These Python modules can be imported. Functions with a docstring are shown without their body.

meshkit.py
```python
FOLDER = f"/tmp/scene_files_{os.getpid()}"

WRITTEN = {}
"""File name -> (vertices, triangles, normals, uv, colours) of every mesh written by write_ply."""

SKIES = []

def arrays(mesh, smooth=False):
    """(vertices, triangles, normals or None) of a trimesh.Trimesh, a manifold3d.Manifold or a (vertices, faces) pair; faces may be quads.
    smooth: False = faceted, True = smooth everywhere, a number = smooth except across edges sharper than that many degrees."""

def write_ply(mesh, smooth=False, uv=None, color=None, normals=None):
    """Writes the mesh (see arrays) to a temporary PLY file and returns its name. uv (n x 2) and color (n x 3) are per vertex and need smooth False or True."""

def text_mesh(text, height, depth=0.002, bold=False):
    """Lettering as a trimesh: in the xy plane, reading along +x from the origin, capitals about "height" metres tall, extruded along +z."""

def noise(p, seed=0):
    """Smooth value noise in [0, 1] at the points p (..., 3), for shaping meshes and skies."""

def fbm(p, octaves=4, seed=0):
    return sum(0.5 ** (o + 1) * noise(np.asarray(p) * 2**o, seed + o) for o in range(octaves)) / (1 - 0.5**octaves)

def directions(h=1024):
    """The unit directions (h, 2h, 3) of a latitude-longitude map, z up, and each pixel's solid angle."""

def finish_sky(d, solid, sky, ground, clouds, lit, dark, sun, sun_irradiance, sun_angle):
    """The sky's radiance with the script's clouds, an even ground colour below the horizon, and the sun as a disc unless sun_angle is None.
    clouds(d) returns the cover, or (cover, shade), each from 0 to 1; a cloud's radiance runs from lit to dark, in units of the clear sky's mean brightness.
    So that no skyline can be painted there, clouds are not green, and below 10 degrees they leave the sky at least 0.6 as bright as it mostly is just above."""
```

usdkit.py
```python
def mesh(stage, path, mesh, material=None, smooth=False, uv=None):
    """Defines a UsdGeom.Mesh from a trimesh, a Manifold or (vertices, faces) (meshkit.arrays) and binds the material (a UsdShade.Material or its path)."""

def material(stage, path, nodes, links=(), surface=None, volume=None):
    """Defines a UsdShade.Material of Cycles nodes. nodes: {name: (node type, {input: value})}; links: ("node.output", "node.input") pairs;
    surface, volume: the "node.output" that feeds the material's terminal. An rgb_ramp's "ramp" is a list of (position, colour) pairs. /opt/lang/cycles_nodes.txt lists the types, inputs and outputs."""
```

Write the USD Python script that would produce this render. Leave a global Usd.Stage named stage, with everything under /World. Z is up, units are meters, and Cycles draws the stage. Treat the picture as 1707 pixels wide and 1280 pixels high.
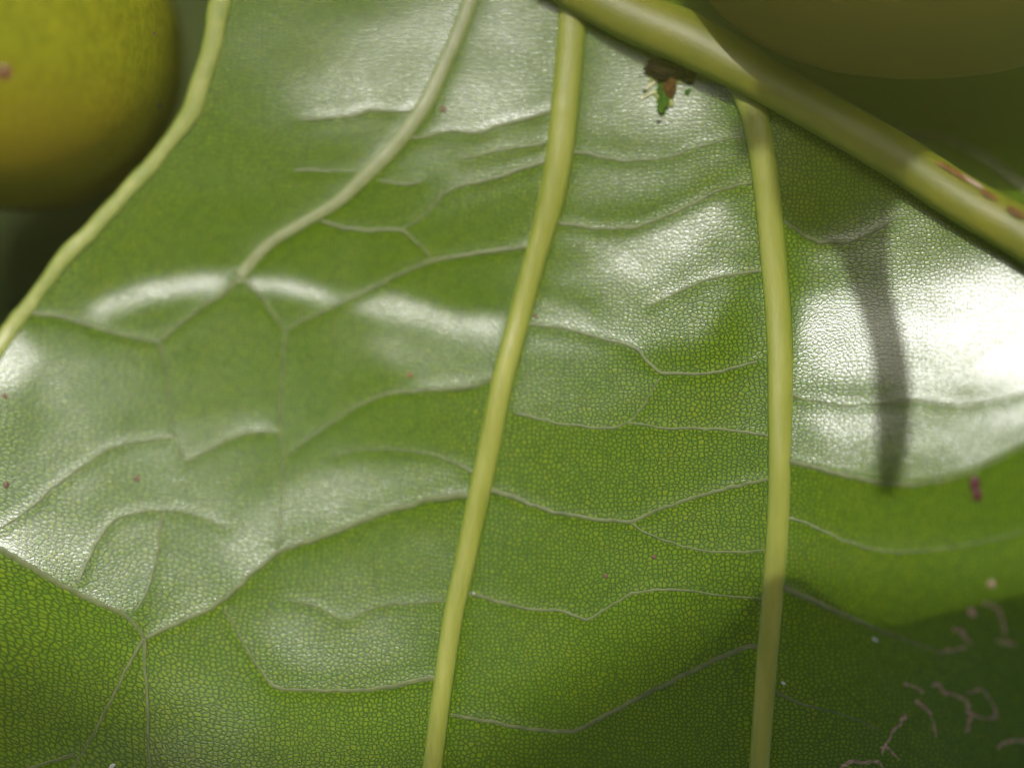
import math, random
import numpy as np
import trimesh, usdkit, meshkit
from scipy import sparse, ndimage
from scipy.sparse.linalg import spsolve
from scipy.spatial import cKDTree
from scipy.interpolate import RectBivariateSpline, PchipInterpolator
from shapely.geometry import Polygon
from PIL import Image, ImageDraw
from pxr import Usd, UsdGeom, UsdLux, UsdShade, Sdf, Gf, Vt

random.seed(7)
rng = np.random.default_rng(7)
stage = Usd.Stage.CreateInMemory()
UsdGeom.SetStageUpAxis(stage, UsdGeom.Tokens.z)
UsdGeom.SetStageMetersPerUnit(stage, 1.0)
UsdGeom.Xform.Define(stage, '/World')
UsdGeom.Scope.Define(stage, '/World/Looks')

# ---------------------------------------------------------------- camera, sky, sun
D = 0.150                       # the lens is 15 cm above the leaf
PX = 5.0e-5                     # one photograph pixel on the plane z = 0 (the picture is 85 mm wide)
FOCUS = 0.1492
cam = UsdGeom.Camera.Define(stage, '/World/camera')
cam.CreateFocalLengthAttr(30.0)
cam.CreateHorizontalApertureAttr(30.0 * 1707 * PX / D)
cam.CreateVerticalApertureAttr(30.0 * 1280 * PX / D)
cam.CreateFStopAttr(1.25)
cam.CreateFocusDistanceAttr(FOCUS)
cam.CreateClippingRangeAttr(Gf.Vec2f(0.005, 50.0))
cam.CreateExposureAttr(0.95)
cam.AddTranslateOp().Set(Gf.Vec3d(0, 0, D))

SUN = np.array([-0.10, 0.56, 0.82]); SUN /= np.linalg.norm(SUN)
sun = UsdLux.DistantLight.Define(stage, '/World/sun')
sun.CreateIntensityAttr(0.5)
sun.CreateAngleAttr(0.5)
sun.CreateNormalizeAttr(True)
sun.CreateColorAttr(Gf.Vec3f(1.0, 0.98, 0.95))
sx = math.degrees(math.asin(-SUN[1])); sy = math.degrees(math.atan2(SUN[0], SUN[2]))
sun.AddRotateYOp().Set(sy)
sun.AddRotateXOp().Set(sx)

sky = UsdLux.DomeLight.Define(stage, '/World/sky')
SKYM = usdkit.material(stage, '/World/Looks/sky_air', {
    'sky': ('sky_texture', {'sky_type': 'single_scattering', 'sun_disc': False, 'sun_elevation': math.asin(SUN[2]),
                            'sun_rotation': math.atan2(SUN[0], SUN[1]), 'aerosol_density': 4.0, 'air_density': 1.0, 'ozone_density': 2.0}),
    'bg': ('background_shader', {'strength': 0.15})},
    [('sky.color', 'bg.color')], surface='bg.background')
UsdShade.MaterialBindingAPI.Apply(sky.GetPrim()).Bind(SKYM)
sky.GetPrim().SetCustomDataByKey('kind', 'structure')

# ---------------------------------------------------------------- materials
def mat(name, nodes, links, surface='p.BSDF'):
    return usdkit.material(stage, '/World/Looks/' + name, nodes, links, surface=surface)

def speckled(name, c1, c2, scale, rough=0.5, bump=0.0, bscale=3000, spec=0.5, sss=0.0, detail=4, lo=.35, hi=.65, stretch=(1, 1, 1), sheen=0.0):
    n = {'g': ('geometry', {}),
         'm': ('mapping', {'scale': stretch}),
         'n': ('noise_texture', {'scale': scale, 'detail': detail, 'roughness': .6}),
         'r': ('rgb_ramp', {'ramp': [(lo, c1), (hi, c2)]}),
         'nb': ('noise_texture', {'scale': bscale, 'detail': 3}),
         'b': ('bump', {'strength': 1.0, 'distance': bump}),
         'p': ('principled_bsdf', {'roughness': rough, 'specular_ior_level': spec, 'subsurface_weight': sss, 'subsurface_scale': 0.001,
                                   'subsurface_radius': (1, .8, .25), 'sheen_weight': sheen})}
    l = [('g.position', 'm.vector'), ('m.vector', 'n.vector'), ('n.fac', 'r.fac'), ('r.color', 'p.base_color')]
    if bump:
        l += [('g.position', 'nb.vector'), ('nb.fac', 'b.height'), ('b.normal', 'p.normal')]
    return mat(name, n, l)

M = {}
M['blade'] = mat('blade_green', {
    'a': ('attribute', {'attribute': 'cell'}),
    'w': ('noise_texture', {'scale': 0.45, 'detail': 2}),
    'ws': ('vector_math', {'math_type': 'subtract', 'vector2': (.5, .5, .5)}),
    'wm': ('vector_math', {'math_type': 'scale', 'scale': .55}),
    'wa': ('vector_math', {'math_type': 'add'}),
    'v': ('voronoi_texture', {'dimensions': '2D', 'feature': 'distance_to_edge', 'scale': 1.0, 'randomness': .84}),
    'v1': ('voronoi_texture', {'dimensions': '2D', 'feature': 'f1', 'scale': 1.0, 'randomness': .84}),
    'vc': ('voronoi_texture', {'dimensions': '2D', 'feature': 'distance_to_edge', 'scale': .15, 'randomness': 1.0}),
    'line': ('map_range', {'range_type': 'smoothstep', 'from_min': .04, 'from_max': .30, 'clamp': True}),
    'cline': ('map_range', {'range_type': 'smoothstep', 'from_min': .004, 'from_max': .036, 'to_min': .4, 'clamp': True}),
    'both': ('math', {'math_type': 'multiply'}),
    'cellc': ('separate_color', {}),
    'hue': ('rgb_ramp', {'ramp': [(0, (.106, .194, .004)), (.5, (.124, .208, .004)), (1, (.150, .220, .004))]}),
    'g': ('geometry', {}),
    'big': ('noise_texture', {'scale': 95, 'detail': 3}),
    'bigr': ('rgb_ramp', {'ramp': [(.3, (.80, .90, .9)), (.7, (1.08, 1.04, 1.0))]}),
    'tone': ('mix_color', {'blend_type': 'multiply', 'fac': 1.0, 'use_clamp': False}),
    'col': ('mix_color', {'a': (.040, .076, .004)}),
    'fine': ('noise_texture', {'scale': 6500, 'detail': 2}),
    'fh': ('math', {'math_type': 'multiply', 'value2': 3.2}),
    'hh': ('math', {'math_type': 'add'}),
    'b': ('bump', {'strength': 1.0, 'distance': 5e-6}),
    'p': ('principled_bsdf', {'roughness': .25, 'specular_ior_level': .85}),
    'tr': ('translucent_bsdf', {'color': (.16, .26, .01)}),
    'mx': ('mix_closure', {'fac': .2}),
}, [('a.vector', 'w.vector'), ('w.color', 'ws.vector1'), ('ws.vector', 'wm.vector1'), ('wm.vector', 'wa.vector1'), ('a.vector', 'wa.vector2'),
    ('wa.vector', 'v.vector'), ('wa.vector', 'v1.vector'), ('wa.vector', 'vc.vector'),
    ('v.distance', 'line.value'), ('vc.distance', 'cline.value'), ('line.result', 'both.value1'), ('cline.result', 'both.value2'),
    ('v1.color', 'cellc.color'), ('cellc.r', 'hue.fac'), ('g.position', 'big.vector'), ('big.fac', 'bigr.fac'), ('hue.color', 'tone.a'), ('bigr.color', 'tone.b'),
    ('both.value', 'col.fac'), ('tone.result', 'col.b'), ('col.result', 'p.base_color'),
    ('g.position', 'fine.vector'), ('fine.fac', 'fh.value1'), ('fh.value', 'hh.value1'), ('both.value', 'hh.value2'),
    ('hh.value', 'b.height'), ('b.normal', 'p.normal'), ('p.BSDF', 'mx.closure1'), ('tr.BSDF', 'mx.closure2')], surface='mx.closure')

def vein_mat(name, c1, c2, flank, scale, stretch, bump, bscale, rough):
    return mat(name, {
        'g': ('geometry', {}), 'a': ('attribute', {'attribute': 'flank'}), 'm': ('mapping', {'scale': stretch}),
        'n': ('noise_texture', {'scale': scale, 'detail': 4, 'roughness': .6}), 'r': ('rgb_ramp', {'ramp': [(.3, c1), (.7, c2)]}),
        'x': ('mix_color', {'b': flank}), 'nb': ('noise_texture', {'scale': bscale, 'detail': 3}), 'b': ('bump', {'strength': 1.0, 'distance': bump}),
        'p': ('principled_bsdf', {'roughness': rough, 'subsurface_weight': .15, 'subsurface_scale': .0006, 'subsurface_radius': (1, .9, .3)})},
        [('g.position', 'm.vector'), ('m.vector', 'n.vector'), ('n.fac', 'r.fac'), ('r.color', 'x.a'), ('a.fac', 'x.fac'), ('x.result', 'p.base_color'),
         ('m.vector', 'nb.vector'), ('nb.fac', 'b.height'), ('b.normal', 'p.normal')])
M['vein'] = vein_mat('vein_yellow', (.180, .200, .026), (.262, .270, .056), (.10, .16, .010), 700, (1, .15, 1), 1.6e-5, 4000, .33)
M['midrib'] = vein_mat('midrib_green', (.105, .122, .008), (.17, .165, .010), (.10, .15, .008), 170, (1, 1, 1), 1.8e-5, 3500, .48)
M['side'] = speckled('side_vein_pale', (.08, .102, .03), (.125, .148, .05), 900, rough=.42, spec=.35, bump=6e-6, bscale=8000)
M['vein_pale'] = vein_mat('vein_pale', (.15, .175, .055), (.22, .24, .10), (.11, .17, .02), 600, (1, 1, 1), 8e-6, 5000, .4)
M['edge'] = vein_mat('leaf_edge_pale', (.17, .21, .04), (.28, .30, .08), (.11, .18, .010), 500, (1, 1, 1), 1e-5, 4000, .4)
M['scar'] = speckled('scar_silver', (.13, .075, .032), (.42, .29, .19), 3200, rough=.45, bump=5e-5, bscale=5000, lo=.3, hi=.7)
M['redspot'] = speckled('spot_dark_red', (.035, .006, .006), (.09, .012, .014), 4000, rough=.5)
M['brown'] = speckled('spot_brown', (.06, .03, .015), (.16, .07, .03), 5000, rough=.6)
M['black'] = speckled('speck_black', (.012, .012, .010), (.03, .025, .02), 5000, rough=.6)
M['rust'] = speckled('rust_mark', (.10, .035, .010), (.22, .11, .03), 1500, rough=.5)
M['pinkscar'] = speckled('pale_pink_scar', (.26, .17, .10), (.42, .31, .23), 1500, rough=.5)
M['white'] = speckled('white_fleck', (.3, .32, .28), (.5, .5, .46), 3000, rough=.3)
M['fibre'] = speckled('straw_fibre', (.42, .40, .18), (.6, .58, .3), 3000, rough=.5)
M['flake'] = speckled('green_flake', (.015, .05, .004), (.05, .12, .006), 3000, rough=.8, spec=.15)
M['rim'] = speckled('torn_rim_yellow_green', (.14, .17, .02), (.30, .32, .06), 2500, rough=.5)
M['frass'] = speckled('dark_crumb', (.006, .005, .003), (.025, .014, .006), 2500, rough=.9, bump=8e-5, spec=.1)
M['amber'] = speckled('amber_crumb', (.04, .018, .005), (.10, .045, .008), 2500, rough=.8, spec=.15)
M['soil'] = speckled('soil_brown', (.02, .016, .010), (.055, .042, .028), 40, rough=.9)

def fruit_mat(name, base, warm, dark):
    return mat(name, {
        'g': ('geometry', {}), 'o': ('attribute', {'attribute': 'rim'}),
        'n': ('noise_texture', {'scale': 260, 'detail': 6, 'roughness': .7}),
        'm': ('mapping', {'scale': (1, .5, 1)}),
        'n2': ('noise_texture', {'scale': 1500, 'detail': 5, 'roughness': .8}),
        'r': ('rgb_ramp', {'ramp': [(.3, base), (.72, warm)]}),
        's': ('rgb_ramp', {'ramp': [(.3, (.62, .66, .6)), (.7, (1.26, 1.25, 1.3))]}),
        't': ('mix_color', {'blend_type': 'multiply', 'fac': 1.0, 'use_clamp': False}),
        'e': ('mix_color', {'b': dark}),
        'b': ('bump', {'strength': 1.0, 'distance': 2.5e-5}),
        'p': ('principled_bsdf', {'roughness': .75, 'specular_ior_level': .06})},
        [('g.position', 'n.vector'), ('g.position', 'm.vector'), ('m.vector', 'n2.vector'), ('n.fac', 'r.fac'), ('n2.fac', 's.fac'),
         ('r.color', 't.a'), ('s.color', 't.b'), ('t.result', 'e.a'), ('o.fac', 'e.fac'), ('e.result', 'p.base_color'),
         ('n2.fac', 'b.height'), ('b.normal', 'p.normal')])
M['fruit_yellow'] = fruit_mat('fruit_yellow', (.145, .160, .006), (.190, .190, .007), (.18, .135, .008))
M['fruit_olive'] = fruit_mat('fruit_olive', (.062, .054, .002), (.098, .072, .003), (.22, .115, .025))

def plain_leaf(name, c1, c2, rough=.38, spec=.5):
    return mat(name, {
        'g': ('geometry', {}), 'n': ('noise_texture', {'scale': 130, 'detail': 4}), 'r': ('rgb_ramp', {'ramp': [(.3, c1), (.7, c2)]}),
        'v': ('voronoi_texture', {'feature': 'distance_to_edge', 'scale': 1700}), 'l': ('map_range', {'from_min': .02, 'from_max': .16, 'to_min': .45, 'to_max': 1.0, 'clamp': True}),
        'c': ('combine_xyz', {}), 'x': ('mix_color', {'blend_type': 'multiply', 'fac': 1.0}),
        'b': ('bump', {'strength': 1.0, 'distance': 2e-5}),
        'p': ('principled_bsdf', {'roughness': rough, 'specular_ior_level': spec})},
        [('g.position', 'n.vector'), ('n.fac', 'r.fac'), ('g.position', 'v.vector'), ('v.distance', 'l.value'),
         ('l.result', 'c.x'), ('l.result', 'c.y'), ('l.result', 'c.z'), ('r.color', 'x.a'), ('c.vector', 'x.b'), ('x.result', 'p.base_color'),
         ('v.distance', 'b.height'), ('b.normal', 'p.normal')])
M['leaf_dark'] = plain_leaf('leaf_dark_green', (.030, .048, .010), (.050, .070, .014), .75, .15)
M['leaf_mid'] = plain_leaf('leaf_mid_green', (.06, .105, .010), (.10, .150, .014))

# ---------------------------------------------------------------- helpers
def tag(prim, label=None, category=None, group=None, kind=None):
    for k, v in (('label', label), ('category', category), ('group', group), ('kind', kind)):
        if v: prim.SetCustomDataByKey(k, v)
    return prim

def numbered(parent, name):
    p, k = f'{parent}/{name}', 0
    while stage.GetPrimAtPath(p):
        k += 1; p = f'{parent}/{name}_{k:03d}'
    return p

def thing(name, label, category, group=None, loc=(0, 0, 0)):
    x = UsdGeom.Xform.Define(stage, numbered('/World', name))
    x.AddTranslateOp().Set(Gf.Vec3d(*map(float, loc)))
    tag(x.GetPrim(), label, category, group)
    return str(x.GetPath())

def part(parent, name, mesh, material, smooth=True, label=None, origin=(0, 0, 0)):
    v, f = (mesh.vertices, mesh.faces) if hasattr(mesh, 'vertices') else mesh
    m = usdkit.mesh(stage, numbered(parent, name), (np.asarray(v) - np.asarray(origin), np.asarray(f)), M[material], smooth=smooth)
    if label: tag(m.GetPrim(), label)
    return m

def primvar(m, name, data, typ=Sdf.ValueTypeNames.Float3Array):
    data = np.asarray(data, np.float32)
    arr = Vt.Vec3fArray.FromNumpy(data) if data.ndim == 2 else Vt.FloatArray.FromNumpy(data)
    UsdGeom.PrimvarsAPI(m).CreatePrimvar(name, typ, 'vertex').Set(arr)

def spline(pts, step=4.0):
    """A smooth curve through points (any columns), resampled every STEP photograph pixels."""
    p = np.asarray(pts, float)
    t = np.r_[0, np.cumsum(np.maximum(np.linalg.norm(np.diff(p[:, :2], axis=0), axis=1), 1e-6))]
    n = max(int(t[-1] / step), 2)
    tt = np.linspace(0, t[-1], n + 1)
    return np.stack([PchipInterpolator(t, p[:, k])(tt) for k in range(p.shape[1])], 1)

# ---------------------------------------------------------------- veins: (x, y, half width) in photograph pixels on the leaf plane
MIDRIB = [(840, -110, 34), (900, -60, 38), (1000, -2, 41), (1060, 28, 43), (1150, 66, 44), (1230, 108, 40), (1300, 148, 36), (1400, 205, 36), (1500, 264, 37), (1600, 330, 38), (1707, 392, 40), (1790, 448, 41), (1900, 520, 42)]
VEIN_B = [(925, -60, 26), (948, -25, 24), (954, 0, 21), (952, 60, 21), (945, 140, 21), (936, 230, 21), (919, 333, 20), (893, 427, 17), (866, 530, 17), (837, 640, 17), (815, 750, 17), (793, 853, 17), (775, 940, 16), (757, 1020, 15.5), (740, 1130, 15), (721, 1280, 15), (708, 1400, 15)]
VEIN_C = [(1200, 92, 30), (1225, 118, 26), (1246, 155, 23), (1260, 200, 21), (1271, 260, 20), (1281, 340, 20), (1291, 450, 20), (1299, 550, 20), (1302, 640, 20), (1302, 750, 19), (1299, 853, 18), (1294, 930, 18), (1288, 1000, 17), (1279, 1100, 16.5), (1266, 1280, 15.5), (1257, 1400, 15)]
VEIN_A = [(815, -90, 13), (800, -45, 13), (785, 0, 12), (762, 60, 12), (736, 118, 12), (705, 180, 13), (665, 235, 13), (612, 290, 12), (560, 338, 10), (500, 374, 9), (450, 405, 9), (420, 435, 10), (400, 462, 9)]
EDGE = [(400, -160, 17), (385, -70, 16), (368, 0, 16), (356, 60, 15), (338, 130, 15), (318, 185, 14), (285, 232, 13), (240, 288, 12), (192, 342, 12), (148, 388, 12), (105, 430, 12), (60, 492, 12), (14, 556, 13), (-40, 640, 13), (-110, 760, 13), (-190, 900, 13)]
SIDE = [  # thinner veins between the main ones
    [(402, 460, 7), (370, 490, 6), (330, 515, 5), (290, 548, 5), (265, 570, 5)],
    [(402, 460, 6), (420, 480, 5), (445, 510, 4), (475, 550, 4)],
    [(25, 522, 7), (90, 527, 6), (150, 543, 5), (210, 560, 5), (265, 570, 5)],
    [(884, 411, 7), (800, 422, 6), (722, 434, 6), (680, 450, 5), (640, 470, 5), (590, 494, 5), (540, 518, 4), (505, 534, 4), (475, 550, 4)],
    [(530, 366, 4), (580, 380, 5), (630, 383, 5), (662, 383, 5), (700, 408, 4), (722, 432, 4)],
    [(475, 550, 4), (470, 620, 3), (467, 690, 3), (472, 760, 3), (468, 850, 3), (465, 918, 3)],
    [(820, 632, 6), (780, 645, 6), (720, 650, 5), (650, 656, 5), (600, 675, 5), (560, 700, 4), (510, 735, 4), (478, 760, 3)],
    [(265, 570, 4), (280, 640, 3), (284, 700, 3), (295, 735, 4), (310, 770, 4)],
    [(310, 770, 4), (350, 748, 4), (392, 728, 5), (430, 720, 5), (462, 720, 4)],
    [(295, 730, 3), (230, 735, 3), (190, 745, 4), (140, 775, 4), (90, 812, 4), (45, 850, 4), (-30, 900, 4)],
    [(780, 826, 9), (735, 829, 8), (690, 840, 7), (640, 855, 7), (580, 878, 7), (520, 900, 7), (470, 918, 7), (425, 952, 7), (385, 990, 7), (350, 1015, 7), (300, 1037, 7), (240, 1064, 7)],
    [(-60, 885, 8), (0, 916, 8), (60, 950, 8), (110, 980, 8), (165, 1006, 8), (212, 1028, 7), (240, 1064, 7)],
    [(240, 1064, 6), (243, 1130, 4), (246, 1200, 4), (250, 1300, 4), (252, 1390, 4)],
    [(240, 1064, 5), (205, 1125, 4), (175, 1185, 4), (145, 1240, 4), (110, 1300, 4)],
    [(125, 1258, 5), (90, 1268, 4), (40, 1282, 4)],
    [(130, 975, 3), (150, 925, 4), (172, 888, 4), (205, 860, 4), (250, 852, 4), (300, 853, 4), (345, 866, 3), (375, 880, 3)],
    [(270, 856, 3), (262, 920, 4), (245, 985, 4), (222, 1020, 4)],
    [(727, 1129, 7), (690, 1135, 6), (640, 1146, 6), (590, 1150, 5), (530, 1151, 5), (465, 1147, 5), (430, 1110, 4), (398, 1060, 4), (374, 1012, 4)],
    [(808, 814, 8), (850, 826, 6), (900, 846, 5), (950, 859, 5), (1000, 866, 5), (1050, 869, 5), (1090, 853, 5), (1150, 832, 5), (1220, 812, 6), (1290, 797, 6)],
    [(1275, 1071, 7), (1230, 1084, 6), (1170, 1110, 6), (1110, 1140, 6), (1050, 1170, 6), (1000, 1198, 6), (945, 1219, 6), (890, 1215, 6), (820, 1203, 6), (752, 1191, 6)],
    [(782, 988, 5), (830, 1003, 4), (890, 1016, 4), (935, 1018, 4), (975, 1032, 4), (1020, 1008, 3), (1060, 988, 4), (1120, 982, 4), (1190, 990, 3), (1280, 1000, 4)],
    [(892, 542, 4), (950, 550, 4), (1010, 566, 4), (1055, 580, 5), (1085, 607, 5), (1105, 622, 5), (1150, 624, 5), (1205, 618, 5), (1262, 602, 5)],
    [(862, 688, 4), (900, 698, 3), (950, 708, 3), (1010, 714, 4), (1050, 702, 3), (1082, 660, 3), (1100, 630, 3)],
    [(1320, 770, 7), (1360, 779, 6), (1400, 790, 6), (1460, 803, 6), (1510, 808, 6), (1560, 803, 5), (1620, 786, 5), (1670, 762, 5), (1760, 720, 5)],
    [(1304, 978, 8), (1340, 994, 7), (1390, 1016, 7), (1450, 1043, 6), (1510, 1066, 5), (1580, 1090, 4)],
    [(938, 180, 6), (890, 194, 6), (840, 207, 6), (790, 221, 6), (755, 219, 5), (712, 226, 5), (670, 232, 4)],
    [(925, 262, 6), (880, 278, 6), (820, 297, 6), (762, 312, 5), (735, 328, 5), (715, 350, 4), (690, 372, 4), (664, 384, 4)],
    [(930, 232, 4), (880, 243, 4), (820, 254, 4), (770, 266, 4)],
    [(702, 302, 4), (670, 306, 4), (630, 300, 3)],
    [(490, 284, 3), (530, 284, 4), (590, 286, 3)],
    [(500, 200, 3), (540, 196, 5), (580, 193, 5), (620, 183, 6), (672, 186, 5), (706, 178, 4)],
    [(912, 366, 5), (960, 376, 5), (1015, 381, 5), (1060, 378, 5), (1100, 364, 5), (1150, 342, 5), (1200, 318, 4), (1275, 300, 4)],
    [(935, 252, 4), (990, 258, 4), (1050, 268, 4), (1110, 262, 3), (1180, 240, 3), (1262, 225, 3)],
    [(1290, 450, 4), (1240, 456, 4), (1180, 466, 4), (1130, 488, 4), (1085, 510, 4)],
    [(1300, 362, 4), (1330, 385, 4), (1370, 403, 5), (1410, 404, 5), (1450, 390, 4), (1500, 360, 3)],
    [(1310, 655, 3), (1360, 670, 3), (1430, 676, 3), (1520, 668, 3), (1600, 676, 3), (1720, 650, 3)],
    [(1290, 730, 3), (1200, 716, 4), (1120, 714, 4), (1050, 704, 3)],
    [(800, 792, 4), (750, 768, 3), (690, 752, 3), (620, 748, 3), (560, 760, 3)],
    [(760, 1000, 3), (700, 1005, 3), (640, 1008, 3), (575, 1032, 3), (530, 1012, 3), (480, 1000, 3)],
    [(1285, 915, 3), (1200, 920, 3), (1120, 905, 3), (1050, 870, 3)],
    [(1300, 860, 4), (1350, 875, 3), (1420, 905, 3), (1500, 920, 3), (1600, 910, 3), (1720, 880, 3)],
    [(1276, 1140, 4), (1330, 1170, 4), (1400, 1190, 3), (1470, 1215, 3)],
]
VEINS = [spline(v) for v in (MIDRIB, VEIN_B, VEIN_C, VEIN_A)]
SIDES = [spline(s) for s in SIDE]
EDGEC = spline(EDGE)

# ---------------------------------------------------------------- the relief of the leaf
# The blade bulges between its veins. TURN says how far each place is turned towards the sky over its upper end (1) or faces straight up (0).
X0, X1, Y0, Y1, G = -220, 1930, -170, 1450, 6
gx, gy = np.arange(X0, X1 + 1, G), np.arange(Y0, Y1 + 1, G)
NX, NY = len(gx), len(gy)
GXX, GYY = np.meshgrid(gx, gy)

def region(pts, sigma):
    im = Image.new('L', (NX * 3, NY * 3))
    ImageDraw.Draw(im).polygon([((x - X0) / G * 3, (y - Y0) / G * 3) for x, y in pts], fill=255)
    a = np.asarray(im, float).reshape(NY, 3, NX, 3).mean((1, 3)) / 255
    return ndimage.gaussian_filter(a, sigma / G)

TURN = np.full((NY, NX), .18)
def turn(value, sigma, pts):
    global TURN
    m = region(pts, sigma)
    TURN = TURN * (1 - m) + value * m

turn(.26, 60, [(-220, 540), (800, 560), (740, 1050), (450, 900), (240, 1060), (-220, 900)])
# upper panels
turn(.36, 36, [(380, -170), (800, -170), (770, 50), (690, 190), (600, 240), (400, 180)])
turn(.62, 34, [(490, 170), (550, 90), (620, 40), (700, 0), (760, -20), (750, 80), (690, 170), (640, 205), (520, 200)])
turn(.64, 32, [(800, -170), (930, -170), (935, 60), (918, 225), (830, 250), (720, 240), (690, 225), (730, 150), (770, 70)])
turn(.46, 16, [(640, 245), (915, 235), (912, 262), (820, 296), (740, 315), (620, 300)])
turn(.40, 14, [(740, 325), (910, 272), (900, 310), (800, 340), (700, 372)])
turn(.66, 28, [(965, -60), (1000, 20), (1080, 75), (1200, 140), (1222, 230), (1180, 265), (950, 235)])
turn(.50, 24, [(950, 240), (1225, 240), (1215, 315), (1110, 350), (1000, 365), (930, 350)])
turn(.30, 10, [(920, 345), (1015, 366), (1110, 345), (1200, 300), (1210, 315), (1130, 356), (1050, 380), (920, 366)])
turn(.58, 14, [(915, 372), (1015, 386), (1110, 368), (1215, 318), (1238, 400), (1225, 500), (1170, 580), (1050, 590), (990, 500), (905, 470)])
turn(.30, 16, [(900, 400), (985, 405), (975, 450), (900, 465)])
turn(.72, 12, [(1090, 382), (1150, 350), (1205, 328), (1215, 395), (1160, 410), (1120, 440), (1100, 490), (1060, 480), (1015, 430), (1050, 415)])
turn(.64, 12, [(890, 490), (960, 505), (1060, 560), (1065, 580), (1010, 562), (880, 545)])
turn(.58, 14, [(880, 550), (950, 555), (1050, 586), (1060, 600), (980, 610), (865, 600)])
turn(.42, 12, [(860, 600), (1060, 596), (1095, 632), (1070, 680), (1010, 708), (940, 700), (850, 690)])
turn(.26, 16, [(830, 700), (1010, 722), (1270, 720), (1270, 640), (1110, 635), (1075, 690)])
# left panels
turn(.10, 24, [(230, 300), (560, 350), (540, 380), (400, 440), (240, 440), (130, 460)])
turn(.12, 18, [(540, 388), (660, 390), (720, 430), (640, 466), (560, 470), (450, 430)])
turn(.76, 8, [(140, 522), (180, 492), (250, 468), (330, 454), (405, 454), (480, 464), (540, 478), (572, 496), (545, 510), (480, 494), (410, 482), (340, 490), (250, 506), (170, 538)])
turn(.74, 9, [(575, 506), (640, 478), (690, 498), (760, 520), (865, 528), (840, 590), (760, 572), (690, 556), (620, 532)])
turn(.54, 18, [(620, 540), (860, 560), (820, 628), (720, 640), (600, 590)])
turn(.58, 7, [(690, 636), (760, 622), (818, 606), (822, 628), (770, 642), (700, 646)])
turn(.45, 32, [(60, 560), (250, 590), (240, 690), (420, 740), (460, 900), (380, 970), (240, 1040), (0, 900), (-60, 640)])
turn(.48, 26, [(-60, 600), (70, 600), (140, 720), (130, 800), (100, 860), (170, 850), (150, 970), (-60, 900)])
turn(.46, 10, [(300, 770), (390, 728), (460, 720), (450, 690), (300, 700)])
turn(.62, 14, [(-80, 860), (40, 840), (120, 880), (150, 920), (125, 980), (60, 944), (-80, 870)])
turn(.74, 12, [(-60, 560), (30, 545), (70, 590), (50, 640), (-60, 680)])
turn(.52, 10, [(130, 970), (170, 890), (245, 856), (255, 930), (222, 1020), (180, 1000)])
turn(.50, 14, [(480, 800), (600, 770), (780, 770), (776, 818), (690, 834), (580, 870), (470, 910), (340, 1008), (250, 1050), (330, 940)])
turn(.20, 9, [(780, 834), (690, 850), (580, 888), (470, 930), (345, 1025), (380, 1040), (480, 985), (560, 930), (770, 880)])
turn(.42, 24, [(480, 1010), (560, 940), (760, 890), (750, 1000), (718, 1118), (600, 1140), (490, 1138), (400, 1030)])
turn(.08, 10, [(-80, 915), (60, 962), (235, 1060), (240, 1150), (100, 1300), (-200, 1300)])
turn(.30, 24, [(250, 1090), (390, 1070), (460, 1160), (400, 1300), (260, 1300)])
turn(.16, 10, [(460, 1156), (590, 1160), (725, 1138), (705, 1400), (400, 1400)])
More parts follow.
